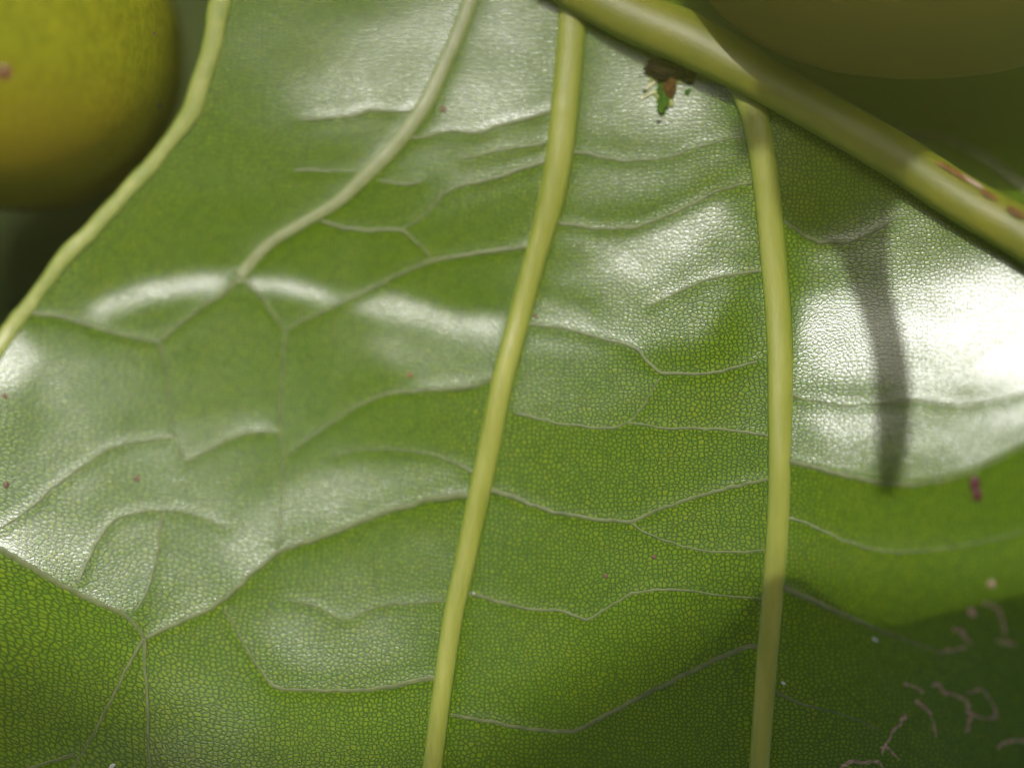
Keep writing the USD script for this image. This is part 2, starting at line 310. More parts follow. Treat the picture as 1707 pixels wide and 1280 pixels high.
# right panel
turn(.56, 24, [(1330, 420), (1500, 330), (1600, 330), (1720, 450), (1600, 470), (1330, 480)])
turn(.74, 16, [(1318, 488), (1400, 478), (1480, 470), (1540, 440), (1690, 430), (1900, 500), (1900, 680), (1600, 665), (1318, 655)])
turn(.84, 24, [(1570, 480), (1800, 470), (1820, 620), (1590, 620)])
turn(.66, 18, [(1318, 650), (1520, 655), (1720, 650), (1900, 640), (1900, 690), (1720, 735), (1620, 785), (1530, 800), (1318, 765)])
turn(.58, 12, [(1318, 725), (1530, 750), (1720, 715), (1720, 735), (1620, 785), (1530, 802), (1318, 768)])
turn(.10, 5, [(1318, 774), (1400, 792), (1530, 811), (1620, 790), (1760, 722), (1900, 690), (1900, 900), (1318, 900)])
turn(-.10, 60, [(1000, 1080), (1240, 1000), (1300, 960), (1900, 1000), (1900, 1500), (700, 1500), (780, 1260)])
turn(-.30, 40, [(1320, 1010), (1460, 1050), (1900, 1030), (1900, 1500), (1300, 1500)])
rough_p = np.stack([GXX / 70., GYY / 50., np.zeros_like(GXX, dtype=float)], -1)
TURN = np.clip(TURN + (meshkit.fbm(rough_p, 4, 21) - .5) * .24 * (.35 + np.abs(TURN)) - .03 * np.sin(np.pi * np.clip(TURN, 0, 1)), -.4, 1.05)

TURN = ndimage.gaussian_filter(TURN, 1.1)
vx, vy = -(GXX - 853.5) * PX, (GYY - 640) * PX
V = np.stack([vx, vy, np.full_like(vx, D)], -1); V /= np.linalg.norm(V, axis=-1, keepdims=True)
Hh = V + SUN
gX, gY = -Hh[..., 0] / Hh[..., 2], Hh[..., 1] / Hh[..., 2]      # slope (per unit, along +x and along +y of the photograph, which runs down) of a mirror facing half way
TILT = 0.30
fy = gY - TILT * (1 - TURN) * (1 + .35 * (1 - TURN))
fx = gX * .95
def solve(fx, fy, wx, wy):
    idx = np.arange(NX * NY).reshape(NY, NX)
    n = NX * NY
    def diff(a, b): 
        k = len(a); r = np.arange(k)
        return sparse.csr_matrix((np.r_[np.ones(k), -np.ones(k)], (np.r_[r, r], np.r_[b, a])), (k, n))
    dx, dy = diff(idx[:, :-1].ravel(), idx[:, 1:].ravel()), diff(idx[:-1].ravel(), idx[1:].ravel())
    bx, by = (fx[:, :-1] + fx[:, 1:]).ravel() / 2 * G * PX, (fy[:-1] + fy[1:]).ravel() / 2 * G * PX
    A = wx * dx.T @ dx + wy * dy.T @ dy + 1e-9 * sparse.eye(n)
    h = spsolve(A.tocsc(), wx * dx.T @ bx + wy * dy.T @ by)
    return h.reshape(NY, NX)
HEIGHT = solve(fx, fy, .07, 1.0)
HEIGHT -= HEIGHT[(820 - Y0) // G, (1000 - X0) // G]
surf = RectBivariateSpline(gy, gx, HEIGHT, kx=3, ky=3, s=0)

main_pts = np.vstack([v[:, :2] for v in VEINS]); main_w = np.concatenate([v[:, 2] for v in VEINS])
side_pts = np.vstack([v[:, :2] for v in SIDES]); side_w = np.concatenate([v[:, 2] for v in SIDES])
tree_main, tree_side = cKDTree(main_pts), cKDTree(side_pts)
def relief(x, y):
    """Height of the blade at photograph-plane coordinates."""
    x, y = np.asarray(x, float), np.asarray(y, float)
    h = surf.ev(y, x)
    q = np.stack([x, y], -1).reshape(-1, 2)
    d, i = tree_main.query(q)
    h = h + (.00012 * np.exp(-np.maximum(d - main_w[i] * .9, 0) / 14)).reshape(h.shape)
    d2, j = tree_side.query(q)
    h = h + (.00004 * (side_w[j] / 6) * np.exp(-(d2 / 11) ** 2)).reshape(h.shape)
    return h

def place(x, y, h):
    """A point that stands at height h on the line of sight of the plane point (x, y)."""
    s = PX * (D - h) / D
    return np.stack([(x - 853.5) * s, -(y - 640) * s, h], -1)

# ---------------------------------------------------------------- the big leaf
LEAF = thing('leaf', 'big glossy green leaf with raised yellow veins that fills the picture', 'leaf')

def grid_mesh(x0, x1, y0, y1, step, keep, hfun, thick=0.00022, cols=None):
    xs, ys = np.arange(x0, x1 + .1, step), np.arange(y0, y1 + .1, step)
    xx, yy = np.meshgrid(xs, ys)
    h = hfun(xx, yy)
    v = place(xx, yy, h).reshape(-1, 3)
    idx = np.arange(len(v)).reshape(xx.shape)
    k = keep(xx, yy)
    kk = k[:-1, :-1] & k[1:, :-1] & k[:-1, 1:] & k[1:, 1:]
    a, b, c, d = (q[kk] for q in (idx[:-1, :-1], idx[:-1, 1:], idx[1:, 1:], idx[1:, :-1]))
    f = np.vstack([np.stack([a, c, b], 1), np.stack([a, d, c], 1)])
    used = np.unique(f); back = np.full(len(v), -1); back[used] = np.arange(len(used))
    return v[used], back[f], xx.ravel()[used], yy.ravel()[used], h.ravel()[used]

ex = np.interp  # margin and midrib as functions
def left_of_edge(x, y): return x < ex(y, EDGEC[:, 1], EDGEC[:, 0])
mid = VEINS[0]
def below_midrib(x, y): return y > ex(x, mid[:, 0], mid[:, 1])
STEP = 2.4
v, f, px, py, ph = grid_mesh(-215, 1925, -165, 1445, STEP, lambda x, y: ~left_of_edge(x, y) & (below_midrib(x, y) | (x < 840)), relief)
def under(v, f, px, py, ph):
    w = place(px, py, ph - .00025)
    return w, f[:, ::-1]
v2, f2, px2, py2, ph2 = grid_mesh(-215, 1925, -165, 1445, 12, lambda x, y: ~left_of_edge(x, y) & (below_midrib(x, y) | (x < 840)), relief)
v2, f2 = under(v2, f2, px2, py2, ph2)
allv, allf = np.vstack([v, v2]), np.vstack([f, f2 + len(v)])
apx, apy = np.r_[px, px2], np.r_[py, py2]
blade = part(LEAF, 'blade', (allv, allf), 'blade')

def cell_coords(x, y):
    """Where the net of tiny veins lies: it follows the leaf, runs across the main veins and is finer towards the upper right."""
    p = np.stack([x / 300., y / 300., np.zeros_like(x)], -1)
    wx = (meshkit.fbm(p, 3, 11) - .5) * 60; wy = (meshkit.fbm(p + 9, 3, 12) - .5) * 60
    bend = .35 * np.maximum(700 - x, 0) ** 2 / 1400
    xr, yr = x + wx, y + wy + bend
    g = np.arange(-400, 2100, 10.)
    F = np.cumsum(10 / (1 + .75 * np.clip((560 - g) / 620, 0, 1) ** 1.3))
    xr = np.interp(xr, g, F)
    return np.stack([xr / 7.8, yr / 7.2, np.zeros_like(x)], -1)
primvar(blade, 'cell', cell_coords(apx, apy))

def tube(curve, lift=.35, seg=12, flat=1.0, sink=1.0, hfun=relief, grow=1.0):
    """A vein: a rounded ridge along CURVE (x, y, half width), lifted out of the blade by LIFT of its half width."""
    c = curve.copy()
    h = ndimage.gaussian_filter1d(hfun(c[:, 0], c[:, 1]), 2, mode='nearest')
    t = np.gradient(c[:, :2], axis=0); t /= np.linalg.norm(t, axis=1, keepdims=True) + 1e-9
    nrm = np.stack([-t[:, 1], t[:, 0]], 1)
    ang = np.linspace(0, 2 * np.pi, seg, endpoint=False)
    rings = []
    for a in ang:
        off = c[:, 2] * math.cos(a) * grow
        z = h + c[:, 2] * PX * (lift + flat * math.sin(a) * (1 if math.sin(a) > 0 else sink))
        rings.append(place(c[:, 0] + nrm[:, 0] * off, c[:, 1] + nrm[:, 1] * off, z))
    v = np.stack(rings, 1)
    n, k = v.shape[:2]
    idx = np.arange(n * k).reshape(n, k)
    a, b = idx[:-1], np.roll(idx, -1, 1)[:-1]
    c2, d = np.roll(idx, -1, 1)[1:], idx[1:]
    f = np.vstack([np.stack([a.ravel(), c2.ravel(), b.ravel()], 1), np.stack([a.ravel(), d.ravel(), c2.ravel()], 1)])
    vv = v.reshape(-1, 3)
    caps = []
    for ring, flip in ((idx[0], False), (idx[-1], True)):
        ci = len(vv); vv = np.vstack([vv, vv[ring].mean(0)])
        for q in range(k):
            tri = [ci, ring[q], ring[(q + 1) % k]]
            caps.append(tri[::-1] if flip else tri)
    f = np.vstack([f, caps])
    m = trimesh.Trimesh(vv, f, process=False)
    if m.volume < 0: m.invert()
    return m
def flank(me, seg, lo=-.1, hi=.75):
    """The sides of a vein are green like the blade."""
    n = len(me.GetPointsAttr().Get())
    a = np.tile(np.sin(np.linspace(0, 2 * np.pi, seg, endpoint=False)), n // seg + 1)[:n]
    primvar(me, 'flank', 1 - np.clip((a - lo) / (hi - lo), 0, 1), Sdf.ValueTypeNames.FloatArray)

flank(part(LEAF, 'midrib', tube(VEINS[0], lift=.3, seg=28, flat=.8, grow=1.05), 'midrib', label='thick yellow green midrib with a reddish mark'), 28, -.3, .8)
flank(part(LEAF, 'main_vein', tube(VEINS[1], lift=-.06, seg=28, flat=.6, grow=1.12), 'vein'), 28, .0, .95)
flank(part(LEAF, 'main_vein', tube(VEINS[2], lift=-.06, seg=28, flat=.6, grow=1.12), 'vein'), 28, .0, .95)
flank(part(LEAF, 'main_vein', tube(VEINS[3], lift=-.05, seg=16, flat=.34, grow=1.05), 'vein_pale', label='thinner pale vein that forks halfway down'), 16, 0, .8)
edge = EDGEC.copy()
edge[:, 2] *= .72 + .35 * meshkit.fbm(np.stack([edge[:, 0] / 60, edge[:, 1] / 60, edge[:, 0] * 0], -1), 3, 31)
edge[:, 0] += (meshkit.fbm(np.stack([edge[:, 0] / 45, edge[:, 1] / 45, edge[:, 0] * 0 + 4], -1), 3, 32) - .5) * 7
flank(part(LEAF, 'leaf_edge', tube(edge, lift=-.2, seg=16, flat=.6, grow=1.25), 'edge'), 16, 0, .8)
for s in SIDES:
    if tree_main.query(s[0, :2])[0] < 34:     # rooted inside the main vein
        t0 = s[0, :2] - s[3, :2]; s = np.vstack([[*(s[0, :2] + t0 / np.linalg.norm(t0) * k), s[0, 2]] for k in (16, 12, 8, 4)] + [s])
    s = s.copy(); n = len(s)
    s[:, :2] += (np.stack([meshkit.noise(np.stack([s[:, 0] / 14, s[:, 1] / 14, np.full(n, q)], -1), 3 + q) - .5 for q in (0, 5)], 1)) * 3.2
    s[:, 2] *= np.linspace(.74, .48, n)
    part(LEAF, 'side_vein', tube(s, lift=0.0, seg=8, flat=.2), 'side')

# the other half of the blade, beyond the midrib, falls away
def far_relief(x, y):
    yy = ex(x, mid[:, 0], mid[:, 1])
    d = np.maximum(yy - y, 0)
    return relief(x, yy) - .0006 - d * PX * .30 - .0050 * (1 - np.exp(-d / 30)) - .0035 * (1 - np.exp(-d / 200))
fv, ff, fpx, fpy, fph = grid_mesh(842, 1900, -300, 530, 8, lambda x, y: ~below_midrib(x, y - 14) , far_relief)
fv2, ff2 = under(fv, ff, fpx, fpy, fph)
far = part(LEAF, 'blade', (np.vstack([fv, fv2]), np.vstack([ff, ff2 + len(fv)])), 'blade', label='dark half of the blade beyond the midrib')
primvar(far, 'cell', cell_coords(np.r_[fpx, fpx], np.r_[fpy, fpy]))
part(LEAF, 'main_vein', tube(spline([(1490, 225, 10), (1560, 228, 10), (1640, 262, 12), (1707, 310, 14), (1800, 360, 15)]), lift=.1, seg=10, flat=.6, hfun=far_relief), 'side', label='blurred pale vein beyond the midrib')

# ---------------------------------------------------------------- marks on the leaf
def blob(x, y, rx, ry, rot=0., tall=.35, seed=0, hfun=relief, n=16, lift=.05):
    """A small uneven lens lying on the leaf."""
    rg = np.random.default_rng(seed)
    m = trimesh.creation.icosphere(2)
    p = m.vertices
    k = 1 + .5 * (meshkit.fbm(p * 1.6 + seed * 3.1, 2, seed) - .5)
    p = p * k[:, None]
    c, s = math.cos(rot), math.sin(rot)
    ox, oy = p[:, 0] * rx, p[:, 1] * ry
    X, Y = x + ox * c - oy * s, y + ox * s + oy * c
    z = hfun(X, Y) + (p[:, 2] * tall + lift) * min(rx, ry) * PX
    return trimesh.Trimesh(place(X, Y, z)[:, [0, 1, 2]], m.faces[:, ::-1], process=False)

part(LEAF, 'spot', blob(1625, 806, 9, 13, .2, seed=1), 'redspot', label='dark red double spot')
part(LEAF, 'spot', blob(1629, 824, 8, 12, -.1, seed=2), 'redspot')
for i, (x, y, r, mt) in enumerate([(683, 625, 5, 'rust'), (228, 797, 5, 'brown'), (10, 808, 6, 'brown'), (1090, 928, 4, 'brown'), (8, 660, 5, 'brown'),
                                   (892, 526, 4, 'brown'), (1010, 960, 4, 'brown'), (738, 182, 6, 'brown'), (1246, 202, 4, 'brown')]):
    part(LEAF, 'speck', blob(x, y, r, r * .8, i, seed=10 + i), mt)
for i, (x, y, rx, ry, a) in enumerate([(1459, 1066, 6, 2.2, .5), (1306, 1138, 4, 2.5, .6), (790, 989, 4, 2, .1), (187, 1276, 6, 3, -.5)]):
    part(LEAF, 'fleck', blob(x, y, rx, ry, a, seed=40 + i), 'white')

SCARS = [
    [(1640, 1004, 6), (1652, 1008, 8), (1664, 1016, 8), (1671, 1032, 6), (1675, 1050, 5), (1674, 1062, 5)],
    [(1660, 1068, 5), (1675, 1070, 8), (1692, 1073, 6)],
    [(1590, 1048, 7), (1605, 1052, 8), (1612, 1064, 6), (1622, 1072, 4)],
    [(1565, 1086, 5), (1590, 1082, 6), (1612, 1078, 5)],
    [(1505, 1138, 5), (1518, 1140, 6), (1530, 1145, 6), (1540, 1154, 4)],
    [(1552, 1141, 5), (1566, 1141, 8), (1574, 1152, 8), (1590, 1158, 8), (1603, 1161, 7), (1615, 1169, 7), (1613, 1180, 6), (1618, 1188, 7), (1628, 1194, 6), (1642, 1197, 4), (1655, 1194, 6), (1662, 1194, 6), (1660, 1182, 5), (1652, 1168, 5), (1645, 1156, 6), (1634, 1147, 7), (1622, 1150, 5), (1613, 1157, 4)],
    [(1620, 1194, 6), (1616, 1206, 6), (1611, 1220, 4)],
    [(1524, 1168, 5), (1536, 1174, 7), (1548, 1184, 6), (1553, 1194, 5), (1557, 1208, 5), (1561, 1226, 3)],
    [(1512, 1190, 6), (1504, 1202, 7), (1494, 1213, 7), (1485, 1224, 5), (1476, 1240, 4), (1470, 1256, 4)],
    [(1468, 1246, 4), (1480, 1246, 6), (1490, 1256, 4), (1500, 1266, 3)],
    [(1472, 1276, 6), (1460, 1268, 7), (1440, 1272, 6), (1424, 1268, 6), (1408, 1274, 7), (1396, 1284, 6)],
    [(1664, 1246, 5), (1680, 1235, 7), (1695, 1233, 6), (1722, 1234, 6)],
]
for i, s in enumerate(SCARS):
    s = spline(s, 2.0)
    n = len(s)
    s[:, 2] *= .20 + .58 * meshkit.noise(np.stack([s[:, 0] / 5, s[:, 1] / 5, np.full(n, i)], -1), 5) ** 1.2
    s[:, :2] += np.stack([meshkit.noise(np.stack([s[:, 0] / 6, s[:, 1] / 6, np.full(n, 50 + q)], -1), 9) - .5 for q in (0, 7)], 1) * 5
    part(LEAF, 'scar', tube(s, lift=-.1, seg=8, flat=.3), 'scar', label='silvery pink brown scar winding over the dark corner of the blade' if i == 5 else None)
part(LEAF, 'scar', blob(1653, 973, 7, 6, .3, seed=60), 'scar'); part(LEAF, 'scar', blob(1620, 1020, 9, 6, .9, seed=61), 'scar')
# the mark on the midrib
def on_midrib(x, y):
    d, i = cKDTree(mid[:, :2]).query(np.stack([np.ravel(x), np.ravel(y)], -1))
    r = mid[i, 2]
    return (relief(mid[i, 0], mid[i, 1]) + r * PX * (.35 + .85 * np.sqrt(np.maximum(1 - (np.minimum(d, r) / r) ** 2, 0)))).reshape(np.shape(x))
part(LEAF, 'rib_scar', blob(1590, 287, 34, 5, .55, .6, seed=70, hfun=on_midrib), 'rust', label='reddish brown mark along the upper side of the midrib')
part(LEAF, 'rib_scar', blob(1622, 304, 22, 4.5, .6, .9, seed=71, hfun=on_midrib), 'pinkscar')
part(LEAF, 'rib_scar', blob(1648, 326, 16, 5, .55, .8, seed=72, hfun=on_midrib), 'rust')
part(LEAF, 'rib_scar', blob(1694, 356, 18, 6, .6, .8, seed=73, hfun=on_midrib), 'rust')

# ---------------------------------------------------------------- the crumb beside the midrib
cx, cy = 1112, 125
chz = float(relief(np.array(cx), np.array(cy)))
CR = thing('plant_crumb', 'dark brown plant crumb with pale fibres lying on the leaf beside the midrib', 'crumb', loc=place(np.array(cx), np.array(cy), chz))
org = place(np.array(cx), np.array(cy), chz)
def ragged(x, y, rx, ry, rot, lift, seed, tall=.4, rough=.95):
    """An uneven torn lump."""
    m = trimesh.creation.icosphere(3)
    p = m.vertices
    k = 1 + rough * (meshkit.fbm(p * 2.2 + seed * 3.7, 4, seed) - .5)
    p = p * k[:, None]
    c, s = math.cos(rot), math.sin(rot)
    ox, oy = p[:, 0] * rx, p[:, 1] * ry
    X, Y = x + ox * c - oy * s, y + ox * s + oy * c
    return trimesh.Trimesh(place(X, Y, relief(X, Y) + (p[:, 2] * tall + lift) * min(rx, ry) * PX), m.faces[:, ::-1], process=False)
def cr(name, x, y, rx, ry, rot, mt, lift, seed, lab=None):
    part(CR, name, ragged(x, y, rx, ry, rot, lift, seed), mt, smooth=70, label=lab, origin=org)
def hair(pts, r, mt, lift=.4):
    c = spline([(a, b, r) for a, b in pts], 3)
    part(CR, 'fibre', tube(c, lift=lift, seg=6), mt, origin=org)
cr('crumb', 1108, 115, 30, 17, .12, 'frass', .5, 80)
cr('crumb', 1148, 122, 12, 15, .3, 'frass', .4, 79)
cr('crumb', 1100, 104, 12, 9, .4, 'brown', .9, 81)
cr('crumb', 1126, 110, 13, 16, .3, 'frass', .6, 82)
cr('crumb', 1117, 141, 11, 20, .08, 'amber', .5, 83, 'amber coloured crumb')
cr('flake', 1105, 172, 9, 17, .15, 'flake', .5, 84)
cr('flake', 1103, 146, 8, 12, .5, 'flake', .4, 85)
cr('flake', 1146, 118, 17, 8, -.35, 'flake', .4, 86)
cr('flake', 1150, 130, 8, 10, .2, 'frass', .3, 92)
cr('flake', 1109, 157, 9, 6, -.4, 'fibre', .5, 87)
cr('speck', 1098, 202, 4, 3, 0, 'black', .3, 91)
cr('speck', 1146, 153, 4, 6, .7, 'flake', .3, 93)
hair([(1099, 128), (1092, 136), (1083, 143), (1078, 150)], 2.6, 'fibre'); hair([(1100, 150), (1086, 155), (1068, 166)], 2.2, 'fibre')
for q, (x, y, a) in enumerate([(1086, 104, .9), (1098, 94, .3), (1124, 93, -.2), (1142, 104, -.6), (1160, 112, -.4), (1090, 128, -.6), (1128, 132, .8), (1096, 160, 1.2), (1118, 166, 1.5)]):
    cr('torn_rim', x, y, 10, 4.5, a, 'rim', .3, 140 + q)
for i in range(16):
    cr('speck', 1112 + rng.normal(0, 24), 132 + rng.normal(0, 22), rng.uniform(1.5, 4), rng.uniform(1.5, 3.5), rng.uniform(0, 3), ('frass', 'flake', 'brown')[i % 3], .3, 100 + i)

# ---------------------------------------------------------------- fruits
def fruit_mesh(c, r, pw=2.25, lump=.03, seed=0):
    m = trimesh.creation.icosphere(5)
    p = m.vertices.copy()
    k = (np.abs(p) ** pw).sum(1) ** (-1 / pw)
    p = p * k[:, None]
    p = p * (1 + lump * (meshkit.fbm(m.vertices * 1.3 + seed, 3, seed) - .5))[:, None]
    p = p * (1 + .0012 * (meshkit.fbm(m.vertices * 30 + seed, 2, seed) - .5))[:, None]
    return trimesh.Trimesh(p * np.asarray(r), m.faces, process=False), m.vertices

def fruit(label, pxc, pyc, z, rx, ry, rz, mt, pw, seed, rimdir):
    c = place(np.array(pxc), np.array(pyc), z)
    s = (D - z) / D * PX
    F = thing('fruit', label, 'fruit', 'round fruits beside the leaf', loc=c)
    m, unit = fruit_mesh(c, (rx * s, ry * s, rz * s), pw, seed=seed)
    me = part(F, 'skin', m, mt)
    rim = np.clip((unit @ (np.asarray(rimdir) / np.linalg.norm(rimdir)) - .35) / .5, 0, 1) * .85
    primvar(me, 'rim', rim, Sdf.ValueTypeNames.FloatArray)
    return F, c, m

zl = float(relief(np.array(330.), np.array(150.)))
F1, c1, m1 = fruit('yellow green fruit with a small rust spot in the upper left corner', 15, 95, zl - .004, 288, 252, 240, 'fruit_yellow', 2.25, 3, (0.1, -1, .25))
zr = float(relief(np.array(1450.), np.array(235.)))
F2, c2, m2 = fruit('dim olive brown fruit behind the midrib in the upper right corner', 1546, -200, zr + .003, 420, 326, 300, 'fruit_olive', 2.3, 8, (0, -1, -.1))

def on_fruit(F, c, m, x, y, r, mt, name='spot', squash=(1, 1)):
    """A flat mark on the fruit where the line of sight of plane point (x, y) meets it."""
    eye = np.array([0, 0, D]); far_p = place(np.array(float(x)), np.array(float(y)), 0.0)
    d = far_p - eye; d /= np.linalg.norm(d)
    V0 = m.vertices + c
    t = (V0 - eye) @ d
    dist = np.linalg.norm(V0 - eye - t[:, None] * d, axis=1)
    dist[t > np.median(t)] = 9
    i = dist.argmin()
    nrm = m.vertices[i] / np.linalg.norm(m.vertices[i])
    b = trimesh.creation.icosphere(2)
    u = np.cross(nrm, [0, 1, .3]); u /= np.linalg.norm(u); w = np.cross(nrm, u)
    k = (1 + .5 * (meshkit.fbm(b.vertices * 2 + x, 2, 4) - .5))[:, None]
    p = b.vertices * k * r * PX * [squash[0], squash[1], .25]
    part(F, name, trimesh.Trimesh(m.vertices[i] + p @ np.stack([u, w, nrm]), b.faces, process=False), mt)
on_fruit(F1, c1, m1, 12, 126, 13, 'rust')
on_fruit(F1, c1, m1, 268, 175, 6, 'black')
on_fruit(F1, c1, m1, 257, 60, 4, 'brown')
on_fruit(F2, c2, m2, 1420, 42, 4, 'black')
on_fruit(F2, c2, m2, 1495, 60, 4, 'brown')

def on_sun(px_, py_, z):
    """The point at height z whose shadow falls on the leaf at the plane point (px_, py_)."""
    h = float(relief(np.array(float(px_)), np.array(float(py_))))
    return place(np.array(float(px_)), np.array(float(py_)), h) + SUN * (z - h) / SUN[2]
def rod(path, radii, seg=14):
    path, radii = np.asarray(path, float), np.asarray(radii, float)
    t = np.gradient(path, axis=0); t /= np.linalg.norm(t, axis=1, keepdims=True)
    u = np.cross(t, [1, .2, 0]); u /= np.linalg.norm(u, axis=1, keepdims=True); w = np.cross(t, u)
    a = np.linspace(0, 2 * np.pi, seg, endpoint=False)
    v = path[:, None] + radii[:, None, None] * (np.cos(a)[None, :, None] * u[:, None] + np.sin(a)[None, :, None] * w[:, None])
    n = len(path); idx = np.arange(n * seg).reshape(n, seg)
    A, B, C, E = idx[:-1], np.roll(idx, -1, 1)[:-1], np.roll(idx, -1, 1)[1:], idx[1:]
    f = np.vstack([np.stack([A.ravel(), B.ravel(), C.ravel()], 1), np.stack([A.ravel(), C.ravel(), E.ravel()], 1)])
    vv = v.reshape(-1, 3)
    for ring, fl in ((idx[0], 1), (idx[-1], 0)):
        ci = len(vv); vv = np.vstack([vv, vv[ring].mean(0)])
        f = np.vstack([f] + [[[ci, ring[q], ring[(q + 1) % seg]][::-1 if fl else 1]] for q in range(seg)])
    m = trimesh.Trimesh(vv, f, process=False)
    if m.volume < 0: m.invert()
    return m
# ---------------------------------------------------------------- other leaves of the plant
def loose_leaf(name, label, outline, hfun, mt, thick=.0003, vein=None):
    """A leaf from an outline in world metres (x, y) and a height function."""
    poly = Polygon(outline).buffer(0)
    x0, y0, x1, y1 = poly.bounds
    st = max(x1 - x0, y1 - y0) / 70
    mesh = trimesh.creation.triangulate_polygon(poly.simplify(st * .1), engine='earcut') 
    pv, pf = mesh
    tm = trimesh.Trimesh(np.c_[pv, np.zeros(len(pv))], pf)
    nv, nf = trimesh.remesh.subdivide_to_size(tm.vertices, tm.faces, st * 1.6)
    z = hfun(nv[:, 0], nv[:, 1])
    top, bot = np.c_[nv[:, :2], z + thick / 2], np.c_[nv[:, :2], z - thick / 2]
    base = top.mean(0)
    T = thing(name, label, 'leaf', 'other leaves of the plant', loc=base)
    k = len(nv)
    e = trimesh.Trimesh(np.c_[nv[:, :2], z], nf, process=True)
    nv3 = np.array(e.vertices); nf = np.array(e.faces); k = len(nv3)
    if e.face_normals[:, 2].mean() < 0: nf = nf[:, ::-1]
    e2 = np.sort(np.vstack([nf[:, [0, 1]], nf[:, [1, 2]], nf[:, [2, 0]]]), axis=1)
    raw = np.vstack([nf[:, [0, 1]], nf[:, [1, 2]], nf[:, [2, 0]]])
    _, inv, cnt = np.unique(e2, axis=0, return_inverse=True, return_counts=True)
    be = raw[cnt[inv.ravel()] == 1]
    off = np.array([0, 0, thick / 2])
    V2 = np.vstack([nv3 + off, nv3 - off])
    F2_ = np.vstack([nf, nf[:, ::-1] + k, np.c_[be[:, 1], be[:, 0], be[:, 0] + k], np.c_[be[:, 1], be[:, 0] + k, be[:, 1] + k]])
    part(T, 'blade', (V2, F2_), mt, smooth=40, origin=base)
    if vein is not None:
        vp = np.array([[a, b, float(hfun(np.array([a]), np.array([b]))[0]) + thick * .6] for a, b in vein])
        part(T, 'midrib', rod(vp - base, np.linspace(.0014, .0005, len(vp))), 'midrib')
    return T

# the leaf overhead that shades the lower right corner, out of the picture towards the sun
def overhead(name, label, outline, zc, slope, m):
    o = spline(outline + outline[:1], 18)
    P = np.array([place(np.array(float(a)), np.array(float(b)), float(relief(np.array(float(np.clip(a, -200, 1900))), np.array(float(np.clip(b, -150, 1430)))))) for a, b in o])
    x0 = (1300 - 853.5) * PX
    t = (zc + slope * (x0 - P[:, 0]) - P[:, 2]) / (SUN[2] + slope * SUN[0])       # where the sun's ray to P crosses the leaf's plane
    q = P + t[:, None] * SUN
    pl = (-slope, 0.0, zc + slope * x0)
    loose_leaf(name, label, q[:, :2], lambda x, y: pl[0] * x + pl[1] * y + pl[2], m,
               vein=[(q[:, 0].min() * (1 - t) + q[:, 0].max() * t, q[:, 1].mean() + .002 * math.sin(3 * t)) for t in np.linspace(.08, .95, 24)])
overhead('overhanging_leaf', 'leaf with a long drawn out tip overhead that shades the olive fruit',
         [(1480, 824), (1464, 826), (1461, 800), (1462, 760), (1460, 700), (1457, 640), (1452, 590), (1439, 540), (1418, 480), (1396, 425), (1372, 404), (1340, 395), (1310, 374), (1292, 335), (1284, 255), (1262, 180), (1226, 110), (1190, 40), (1160, -40), (1160, -130), (1240, -200), (1500, -210), (1780, -200), (1950, -150), (2010, -80), (1960, 10), (1850, 90), (1700, 180), (1590, 240), (1520, 300), (1484, 370), (1480, 420), (1486, 470), (1499, 530), (1512, 590), (1519, 650), (1518, 710), (1509, 765), (1500, 800), (1494, 816)], .12, 0, 'leaf_mid')
overhead('overhanging_leaf', 'wavy edged leaf hanging just overhead that shades the lower right corner',
         [(560, 1460), (640, 1390), (760, 1320), (880, 1255), (1000, 1190), (1110, 1120), (1200, 1050), (1262, 985), (1300, 958), (1322, 955), (1350, 966), (1400, 1000), (1460, 1038), (1540, 1028), (1620, 1005), (1720, 985), (1850, 960), (2300, 900), (2900, 860), (3700, 1000), (4200, 1500), (4000, 2200), (3200, 2700), (2300, 2600), (1900, 2300), (1650, 2080), (1200, 1880), (700, 1680)], .105, .3, 'leaf_mid')
overhead('overhanging_leaf', 'broad leaf high overhead whose soft shade lies along the bottom of the big leaf',
         [(-900, 1300), (-400, 1120), (-100, 1070), (120, 1120), (330, 1230), (600, 1290), (850, 1210), (1020, 1120), (1180, 1030), (1290, 970), (1500, 1010), (1800, 1000), (2300, 1000), (2700, 1400), (2500, 2000), (1200, 2300), (0, 2200)], .70, 0, 'leaf_mid')

# leafy branch added out of view to block sky and darken upward-facing reflections
BR = thing('added_leafy_branch', 'added leafy branch out of view that darkens the sky straight overhead', 'branch', loc=(0, -.05, .45))
rb = np.random.default_rng(5)
def ellipse_leaf(c, yaw, pitch, roll, L, W):
    t = np.linspace(0, 1, 25)
    wd = W * np.sin(np.pi * t ** .85) * (1 - .25 * t)
    vs, fs = [], []
    for i in range(25):
        for j in range(-3, 4):
            u = j / 3
            vs.append(((t[i] - .5) * L, u * wd[i] / 2 + 1e-5 * j, .10 * abs(u) * wd[i] - .25 * L * (t[i] - .4) ** 2))
    for i in range(24):
        for j in range(6):
            a = i * 7 + j; fs += [[a, a + 7, a + 8], [a, a + 8, a + 1]]
    m = trimesh.Trimesh(vs, fs, process=False)
    v = np.array(m.vertices); k = len(v)
    rim = [i * 7 for i in range(25)] + [24 * 7 + j for j in range(1, 7)] + [i * 7 + 6 for i in range(23, -1, -1)] + list(range(5, 0, -1))
    side = []
    for p, q in zip(rim, rim[1:] + rim[:1]): side += [[p, p + k, q], [q, p + k, q + k]]
    m = trimesh.Trimesh(np.vstack([v, v - [0, 0, .0004]]), np.vstack([m.faces, m.faces[:, ::-1] + k, side]), process=False)
    m.apply_transform(trimesh.transformations.euler_matrix(roll, pitch, yaw, 'sxyz'))
    m.apply_translation(c)
    return m
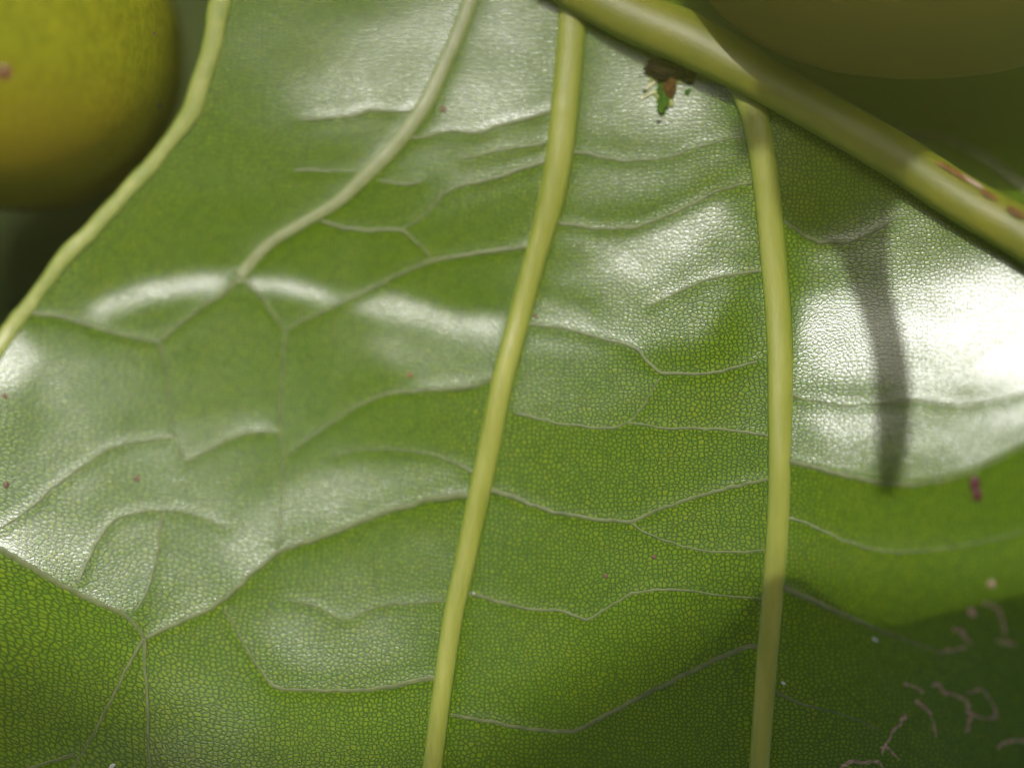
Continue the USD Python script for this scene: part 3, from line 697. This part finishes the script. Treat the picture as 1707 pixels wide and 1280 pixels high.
twig = np.array([(-.62 + 1.24 * t, -.22 + .10 * math.sin(3 * t), .05 + .05 * math.sin(5 * t)) for t in np.linspace(0, 1, 40)])
part(BR, 'twig', rod(twig, np.linspace(.009, .003, 40)), 'soil')
for i, yy in enumerate([.085, -.03, -.15, -.28, -.42, -.56]):
    for j, xx in enumerate([-.46, -.28, -.10, .08, .26, .44]):
        c = np.array([xx + rb.normal(0, .02) + .05 * (i % 2), yy + rb.normal(0, .02), rb.uniform(-.06, .08) - .5 * max(-yy - .25, 0)])
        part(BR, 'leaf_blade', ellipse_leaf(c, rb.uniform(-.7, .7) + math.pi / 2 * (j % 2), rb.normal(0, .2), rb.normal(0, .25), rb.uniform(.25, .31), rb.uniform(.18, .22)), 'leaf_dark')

BR2 = thing('added_leafy_branch', 'added leafy branches out of view around the plant that block the lower sky', 'branch', loc=(0, 0, .1))  # ring of leaves added out of view to narrow the open sky
ring = np.array([(.62 * math.cos(a), .62 * math.sin(a), -.12 + .02 * math.sin(5 * a)) for a in np.linspace(0, 2 * math.pi, 80)])
part(BR2, 'twig', rod(ring, np.linspace(.008, .004, 80)), 'soil')
for i in range(22):
    for k, (hh, rr) in enumerate([(-.06, .62), (.12, .66), (.30, .70), (.48, .74), (.62, .60)]):
        a = 2 * math.pi * (i + .5 * k + rb.uniform(-.2, .2)) / 22
        if k == 4 and math.sin(a) > .72: continue
        c = np.array([rr * math.cos(a), rr * math.sin(a), hh + rb.uniform(-.04, .04)])
        part(BR2, 'leaf_blade', ellipse_leaf(c, a + math.pi + rb.normal(0, .3), 1.1 + rb.normal(0, .2), rb.normal(0, .3), rb.uniform(.22, .28), rb.uniform(.14, .18)), 'leaf_dark')

for k, (top, dist) in enumerate([(.635, .60), (.48, .62), (.30, .64)]):  # upright leaves added to block the bright sky just below the sun
    for i in range(19):
        a = math.pi / 2 + math.radians(-72 + 8 * i + 4 * (k % 2)) + rb.uniform(-.02, .02)
        c = np.array([dist * math.cos(a), dist * math.sin(a), top - .10 - .14 + rb.uniform(-.012, .012)])
        part(BR2, 'leaf_blade', ellipse_leaf(c, a + math.pi / 2 + math.pi / 2, -1.45 + rb.normal(0, .06), 0, .29, rb.uniform(.17, .20)), 'leaf_dark')

# the dark leaf underneath, seen past the margin at the left
ll = [(-.085, .06), (-.07, .085), (.0, .09), (.06, .09), (.085, .06), (.08, -.02), (.03, -.06), (-.04, -.07), (-.08, -.04)]
ll = spline([(a * 1e5, b * 1e5) for a, b in ll + ll[:1]], 300) / 1e5
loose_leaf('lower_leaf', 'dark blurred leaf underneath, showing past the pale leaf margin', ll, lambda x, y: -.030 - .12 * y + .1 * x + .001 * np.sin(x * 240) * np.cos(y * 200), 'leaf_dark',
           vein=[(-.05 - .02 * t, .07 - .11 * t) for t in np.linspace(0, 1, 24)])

# the ground far below
gs = 3.0
gm = usdkit.mesh(stage, '/World/ground', (np.array([[-gs, -gs, -.6], [gs, -gs, -.6], [gs, gs, -.6], [-gs, gs, -.6]]), np.array([[0, 1, 2], [0, 2, 3]])), M['soil'])
tag(gm.GetPrim(), 'brown soil far below the leaves', 'ground', kind='structure')
